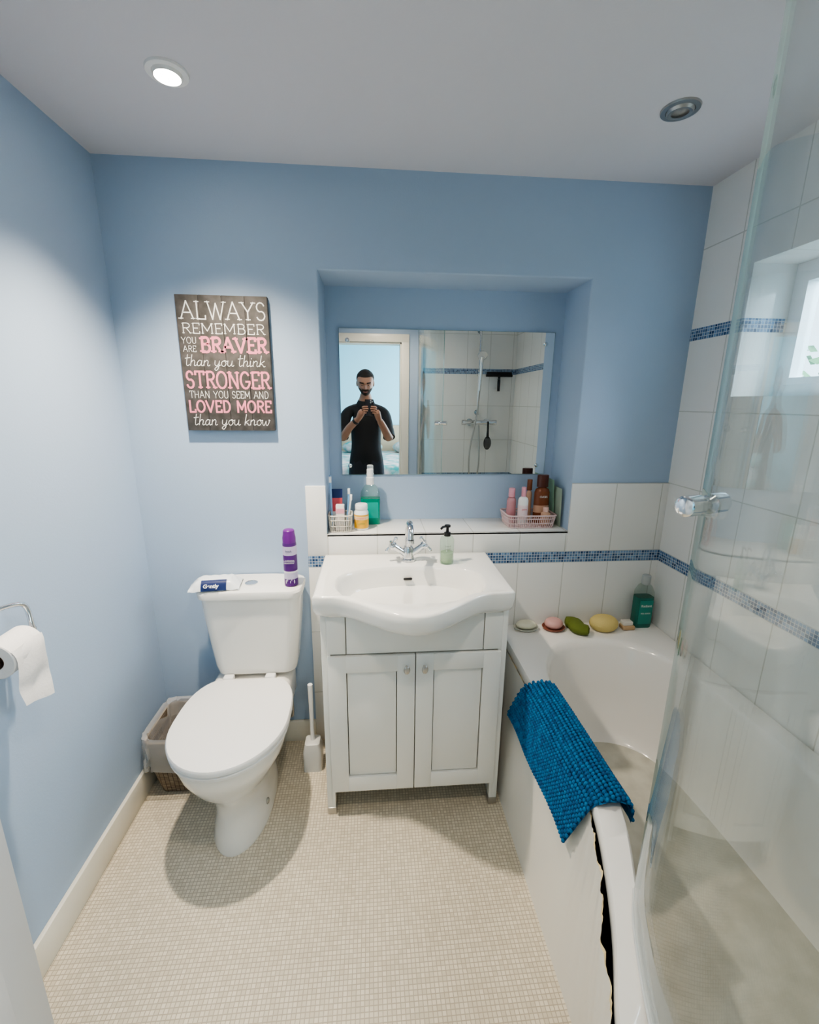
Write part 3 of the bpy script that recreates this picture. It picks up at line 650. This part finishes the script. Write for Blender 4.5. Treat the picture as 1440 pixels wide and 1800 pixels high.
# ---------------------------------------------------------------- shower fittings on front wall
b=B();rx=.915
b.tube([(rx,.055,1.40),(rx,.055,2.12)],.010,chrome,14)
for z in(1.42,2.09):b.tube([(rx,.0,z),(rx,.055,z)],.013,chrome,14);b.lathe([(.022,0),(.022,.012)],(0,0,0),chrome,T=Matrix.Translation((rx,.0005,z))@Matrix.Rotation(radians(-90),4,'X'))
b.box(rx-.02,rx+.02,.04,.095,1.72,1.77,chrome,.01)
b.tube([(rx,.09,1.60),(rx,.10,1.70),(rx,.115,1.82),(rx,.125,1.87)],[.011,.012,.014,.02],chrome,14,4)
b.lathe([(.02,-.01),(.038,.01),(.04,.024),(.036,.028)],(0,0,0),chrome,T=Matrix.Translation((rx,.115,1.89))@Matrix.Rotation(radians(-115),4,'X'))
b.tube([(rx,.09,1.60),(rx-.02,.115,1.4),(rx-.07,.115,1.1),(rx-.06,.10,.85),(rx-.01,.10,.80),(rx+.02,.09,1.0),(rx+.01,.07,1.312)],.007,dull,8,8)
b.tube([(.775,.07,1.335),(.81,.07,1.335),(.815,.07,1.335),(1.04,.07,1.335),(1.045,.07,1.335),(1.08,.07,1.335)],[.023,.023,.019,.019,.023,.023],chrome,18)
for x in(.855,1.005):b.tube([(x,.0,1.335),(x,.07,1.335)],.016,chrome,14);b.lathe([(.03,0),(.03,.01)],(0,0,0),chrome,T=Matrix.Translation((x,.0005,1.335))@Matrix.Rotation(radians(-90),4,'X'))
b.done('shower_mixer_with_riser_rail')
b=B();b.tube([(.98,.03,1.73),(1.21,.03,1.73)],.011,black,10);b.box(.985,1.205,.024,.036,1.735,1.76,black,.002);b.tube([(1.095,.03,1.73),(1.095,.03,1.68),(1.095,.03,1.60)],[.009,.013,.011],black,10,3)
b.tube([(1.095,.0,1.70),(1.095,.04,1.70)],.008,chrome);b.done('squeegee')
b=B();b.ell((1.0,.105,1.16),(.034,.012,.058),black,20);b.tube([(1.0,.105,1.21),(1.0,.105,1.27),(1.0,.100,1.325),(1.0,.096,1.345)],[.012,.008,.008,.006],black,10,3)
for i in range(5):
    for j in range(8):b.tube([(1.0-.02+.01*i,.112,1.12+.011*j),(1.0-.02+.01*i,.128,1.12+.011*j)],.0015,white,4)
b.done('hair_brush')
# ---------------------------------------------------------------- toilet roll
pap=M('tissue_paper',(.86,.84,.82),.9,bump=.4,bs=150);card=M('cardboard_core',(.16,.10,.07),.9)
b=B();rxx,rz_,ry=-.848,.925,.957
T=Matrix.Translation((rxx,ry,rz_))@Matrix.Rotation(radians(-90),4,'X')
b.lathe([(.019,.001),(.041,0),(.043,.002),(.043,.093),(.041,.095),(.019,.094)],(0,0,0),pap,40,T=T,cap=False)
b.lathe([(.019,0),(.019,.095)],(0,0,0),card,24,T=T,cap=False)
tail=cr([(rxx+.037,0,rz_+.024),(rxx+.044,0,rz_),(rxx+.044,0,rz_-.045),(rxx+.038,0,rz_-.08),(rxx+.042,0,rz_-.115)],5)
b.loft([[Vector((p.x+.003*sin(k*1.3+i*.4),ry+.002+.091*k/6,p.z-(.03*k/6 if i==len(tail)-1 else 0))) for k in range(7)] for i,p in enumerate(tail)],pap,False,False,closed=False)
b.done('toilet_paper_roll')
b=B();b.tube([(rxx,ry-.025,rz_+.012),(rxx,ry+.110,rz_+.012),(rxx,ry+.120,rz_+.03),(rxx-.01,ry+.120,rz_+.085),(XL+.03,ry+.06,rz_+.10)],.006,chrome,10,5)
b.tube([(rxx,ry-.025,rz_+.012),(rxx,ry-.03,rz_+.032)],.006,chrome)
b.box(XL,XL+.012,ry-.005,ry+.075,rz_+.085,rz_+.125,chrome,.005);b.tube([(XL+.01,ry+.035,rz_+.105),(XL+.05,ry+.035,rz_+.105),(XL+.055,ry,rz_+.105)],.009,chrome,12)
b.done('toilet_roll_holder')
# ---------------------------------------------------------------- downlights
def downlight(x,y,lit,power=0,cone=130):
    b=B();em=M('lamp_glow',(1,1,1),.5,emit=(1,.93,.80),es=60 if lit else 0) if lit else M('lamp_off',(.35,.34,.33),.3)
    Tm=Matrix.Translation((x,y,H))
    b.lathe([(.030,-.012),(.034,-.004),(.036,-.006),(.048,-.005),(.0495,-.001),(.0495,0)],(0,0,0),white if lit else dull,36,T=Tm,cap=False)
    b.lathe([(.030,-.012),(.028,-.004),(.002,-.003)],(0,0,0),em,28,T=Tm,cap=False)
    if not lit:b.lathe([(.034,-.0065),(.030,-.012),(.022,-.010)],(0,0,0),dull,28,T=Tm,cap=False)
    o=b.done('ceiling_downlight')
    if lit:
        l=bpy.data.lights.new('lamp','SPOT');l.energy=power;l.color=(1,.87,.70);l.shadow_soft_size=.028;l.spot_size=radians(cone);l.spot_blend=1
        lo=bpy.data.objects.new('downlight_lamp',l);lo.location=(x,y,H-.02);bpy.context.collection.objects.link(lo);lo.parent=o
downlight(-.488,1.349,True,150,104)
downlight(.8355,1.358,False)
downlight(.10,.42,True,29,155)
# ---------------------------------------------------------------- person
skin=M('skin',(.33,.175,.12),.55,sss=.08);hairm=M('dark_hair',(.018,.012,.01),.85);beardm=M('beard',(.045,.026,.018),.9);lipm=M('lips',(.28,.12,.10),.5)
shirt=M('black_polo',(.012,.012,.014),.85,bump=.2,bs=100);trous=M('dark_trousers',(.02,.022,.03),.9);shoe=M('shoes',(.03,.03,.03),.5)
me=bpy.data.meshes.new('person')
PX=-.06
V=[(PX,-.41,.95,.150,.11),(PX,-.41,1.08,.145,.108),(PX,-.405,1.25,.165,.115),(PX,-.40,1.38,.155,.105),(PX,-.395,1.475,.075,.07),(PX,-.375,1.545,.056,.058),(PX,-.355,1.60,.05,.055),
 (PX+.105,-.40,1.435,.075,.07),(PX+.175,-.385,1.405,.062,.062),(PX+.205,-.30,1.27,.056,.056),(PX+.215,-.205,1.165,.044,.044),(PX+.165,-.115,1.27,.036,.036),(PX+.118,-.045,1.355,.025,.029),
 (PX-.105,-.40,1.435,.075,.07),(PX-.175,-.385,1.405,.062,.062),(PX-.215,-.30,1.27,.056,.056),(PX-.215,-.205,1.165,.044,.044),(PX-.15,-.115,1.27,.036,.036),(PX-.062,-.045,1.355,.025,.029),
 (PX+.09,-.41,.86,.095,.10),(PX+.10,-.40,.50,.065,.07),(PX+.11,-.42,.10,.045,.05),(PX+.12,-.30,.045,.045,.035),
 (PX-.09,-.41,.86,.095,.10),(PX-.10,-.40,.50,.065,.07),(PX-.11,-.42,.10,.045,.05),(PX-.12,-.30,.045,.045,.035)]
E=[(0,1),(1,2),(2,3),(3,4),(4,5),(5,6),(3,7),(7,8),(8,9),(9,10),(10,11),(11,12),(3,13),(13,14),(14,15),(15,16),(16,17),(17,18),(0,19),(19,20),(20,21),(21,22),(0,23),(23,24),(24,25),(25,26)]
me.from_pydata([v[:3] for v in V],E,[])
o=bpy.data.objects.new('person',me);bpy.context.collection.objects.link(o)
sk=o.modifiers.new('skin','SKIN')
for i,v in enumerate(V): me.skin_vertices[0].data[i].radius=(v[3],v[4])
me.skin_vertices[0].data[0].use_root=True;sk.use_smooth_shade=True
ss=o.modifiers.new('sub','SUBSURF');ss.levels=2;ss.render_levels=2
dg=bpy.context.evaluated_depsgraph_get();nm=bpy.data.meshes.new_from_object(o.evaluated_get(dg));o.modifiers.clear();o.data=nm
nm.materials.clear()
for m in(shirt,skin,trous,shoe):nm.materials.append(m)
for p in nm.polygons:
    c=p.center;p.use_smooth=True;k=0
    if c.z>1.505:k=1
    elif c.y>-.225 and c.z>1.05:k=1
    elif c.z<.07:k=3
    elif c.z<.93:k=2
    p.material_index=k
per=o
hc=Vector((PX,-.335,1.672));Th=rotabout(hc,'X',-20)
t=bmesh.new();bmesh.ops.create_uvsphere(t,u_segments=72,v_segments=56,radius=1)
def gs(x,z,cx,cz,sx,sz):return math.exp(-((x-cx)/sx)**2-((z-cz)/sz)**2)
def crown(z):return 1+.13*sin(pi*min(1,max(0,z)))*(1 if z<1 else 0)+.10*max(0,z)**3
for v in t.verts:
    x,y,z=v.co;Y=y
    if z<0:x*=1-.24*(-z)**1.6
    else: x*=crown(z);y*=1+.5*(crown(z)-1)
    if y>0 and z<0:y*=1-.05*(-z)
    if y<0 and z<-.2:y*=1-.35*(-.2-z)
    r=[x*.075,y*.097,z*(.122 if z<0 else .114)]
    if Y>0:
        fx,fz=r[0],r[2]
        r[1]-=.010*(gs(fx,fz,.030,.006,.014,.010)+gs(fx,fz,-.030,.006,.014,.010))
        r[1]+=.006*gs(fx,fz,0,.026,.05,.010)
        r[1]+=.013*gs(fx,fz,0,-.006,.008,.018)+.013*gs(fx,fz,0,-.024,.011,.009)
        r[1]+=.005*(gs(fx,fz,.012,-.027,.006,.006)+gs(fx,fz,-.012,-.027,.006,.006))
        r[1]+=.007*gs(fx,fz,0,-.054,.024,.006)+.006*gs(fx,fz,0,-.066,.02,.005)-.004*gs(fx,fz,0,-.060,.024,.0025)
        r[1]+=.010*gs(fx,fz,0,-.098,.024,.016)+.004*(gs(fx,fz,.042,-.018,.016,.014)+gs(fx,fz,-.042,-.018,.016,.014))
    v.co=Vector(r)
b=B()
for m_ in (skin,hairm,beardm,lipm):b.mi(m_)
mp={}
for v in t.verts:mp[v]=b.bm.verts.new(Th@(hc+v.co))
for f in t.faces:
    c=f.calc_center_median();x,y,z=c.x,c.y,c.z;k=0
    hl=.070-.25*max(0,abs(x)-.045)
    if y>.03:
        if z>hl:k=1
    elif y>-.02:
        if z>.012 or (z>-.02 and y<.0):k=1
    elif z>-.062:k=1
    if k==0 and y>-.005 and z<-.030:
        if z<-.036-.25*max(0,.045-abs(x))*(1 if abs(x)<.045 else 0) or (abs(x)<.030 and -.050<z<-.037) :k=2
        if y<.035:k=2
        if abs(x)<.012 and -.095<z<-.074: k=2
    if abs(x)<.021 and -.069<z<-.052 and y>.05:k=3
    if abs(x)<.030 and -.050<z<-.038 and y>.05:k=2
    if z<-.069 and y>0:k=2
    if y>.05 and .020+.05*(.03-abs(abs(x)-.032))<z<.029+.05*(.03-abs(abs(x)-.032)) and .012<abs(x)<.052:k=1
    g=b.bm.faces.new([mp[v] for v in f.verts]);g.material_index=k;g.smooth=True
t.free()
b.ell(hc+Vector((0,-.006,.012)),(.0775,.096,.108),hairm,36,T=Th,fn=lambda v:(v.x*(crown(v.z) if v.z>0 else .96),v.y if v.z>.62 else min(v.y,.30+.35*max(0,v.z)),max(v.z,-.52) if v.y<-.15 else max(v.z,-.02)))
for s in(-1,1):
    b.ell(hc+Vector((s*.030,.077,.005)),(.013,.011,.0055),white,14,T=Th);b.ell(hc+Vector((s*.030,.086,.002)),(.0055,.0035,.0045),black,12,T=Th)
    b.ell(hc+Vector((s*.030,.0775,.0085)),(.0155,.013,.006),skin,14,T=Th);b.ell(hc+Vector((s*.030,.076,.000)),(.0145,.011,.004),skin,14,T=Th)
    b.ell(hc+Vector((s*.077,-.006,-.010)),(.008,.019,.030),skin,16,T=Th,fn=lambda v:(v.x,v.y+.25*v.z,v.z))
b.done('head',per,60)
b=B()
b.lathe([(.060,.0),(.066,.020),(.070,.030),(.076,.018),(.090,-.008),(.094,-.018)],(PX,-.388,1.488),shirt,32,sx=1.0,sy=.92,cap=False,T=rotabout((PX,-.388,1.488),'X',-14))
for s in(-1,1):
    a=Vector((PX+s*.208,-.28,1.25));e=Vector((PX+s*.214,-.222,1.182));b.tube([a,a.lerp(e,.5),e],[.052,.055,.056],shirt,24,cap=False);b.tube([e,e-(e-a)*.08],[.056,.050],shirt,24,cap=False)
b.done('polo_collar_and_cuffs',per)
ph=M('phone_back',(.02,.02,.025),.2)
b=B();b.box(-.062,.014,-.0135,-.0055,1.375,1.521,ph,.006,3)
b.box(-.020,.011,-.0060,-.0040,1.486,1.518,ph,.004,3)
for x,z in((-.012,1.510),(-.012,1.494),(.002,1.502)):
    b.lathe([(.0065,0),(.0065,.0015),(.005,.0015)],(0,0,0),dull,16,T=Matrix.Translation((x,-.0045,z))@Matrix.Rotation(radians(-90),4,'X'))
pho=b.done('smartphone')
b=B()
for s,wx,ex in((1,PX+.118,.014),(-1,PX-.062,-.062)):
    w=Vector((wx,-.045,1.355));k=Vector((ex+s*.022,-.016,1.425));el=Vector((PX+s*.165,-.115,1.27)) if s>0 else Vector((PX-.15,-.115,1.27));w_=w.lerp(el,.28)
    b.tube([w_,w,w.lerp(k,.4),w.lerp(k,.75),k],[.021,.025,.0285,.030,.022],skin,16,4)
    for i,(fl,zz) in enumerate(((.062,1.452),(.068,1.434),(.064,1.416),(.052,1.399))):
        a=Vector((ex+s*.020,-.016,zz-.004));r=.0085-.0006*i
        b.tube([a,(ex+s*.017,.0005,zz+.003),(ex+s*.004,.0075,zz+.006),(ex-s*(fl-.042),.0055,zz+.008)],[r,r,r*.95,r*.8],skin,10,4)
        b.ell((ex-s*(fl-.042),.0055,zz+.008),(r*.8,r*.8,r*.8),skin,10)
    b.tube([w.lerp(k,.45)+Vector((s*-.006,-.012,0)),(ex+s*.012,-.034,1.415),(ex-s*.004,-.030,1.438),(ex-s*.018,-.024,1.452)],[.014,.012,.0105,.0085],skin,10,4)
b.done('hands',per)
b=B();w0=Vector((PX-.062,-.045,1.355));w1=Vector((PX-.15,-.115,1.27));p=w0.lerp(w1,.26);d=(w1-w0).normalized()
b.tube([p-d*.011,p+d*.011],.031,black,20);bo=b.done('wristwatch',per)
# ---------------------------------------------------------------- lights
def area(name,loc,rot,sx,sy,e,col):
    l=bpy.data.lights.new(name,'AREA');l.shape='RECTANGLE';l.size=sx;l.size_y=sy;l.energy=e;l.color=col
    o=bpy.data.objects.new(name,l);o.location=loc;o.rotation_euler=[radians(a) for a in rot];bpy.context.collection.objects.link(o);return o
area('sky_light_window',(2.1,1.1,2.6),(0,58,0),1.6,1.6,160,(.72,.86,1))
area('sky_light_bedroom',(1.9,-1.7,1.5),(0,90,0),1.4,1.6,120,(.80,.93,1))
area('bedroom_fill_light',(-.4,-1.6,2.36),(0,0,0),.4,.4,14,(1,.96,.9))  # added unseen fill that brightens the bedroom from above
w=bpy.data.worlds.new('world');S.world=w;w.use_nodes=True
bg=w.node_tree.nodes['Background'];bg.inputs[0].default_value=(.70,.85,1,1);bg.inputs[1].default_value=4.0
try: S.view_settings.look='AgX - Medium High Contrast'
except Exception: pass
# ---------------------------------------------------------------- camera
cd=bpy.data.cameras.new('camera');cam=bpy.data.objects.new('camera',cd);bpy.context.collection.objects.link(cam);S.camera=cam
f,th,ps,ro=778.83,.2428,.0842,.0099
cd.sensor_fit='VERTICAL';cd.sensor_height=24;cd.lens=24*f/1800;cd.clip_start=.03
F=Vector((sin(ps)*cos(th),cos(ps)*cos(th),-sin(th)));R=Vector((cos(ps),-sin(ps),0));U=R.cross(F)
R2=R*cos(ro)+U*sin(ro);U2=-R*sin(ro)+U*cos(ro)
m=Matrix((( R2.x,U2.x,-F.x,0),(R2.y,U2.y,-F.y,.004),(R2.z,U2.z,-F.z,1.5),(0,0,0,1)));cam.matrix_world=m
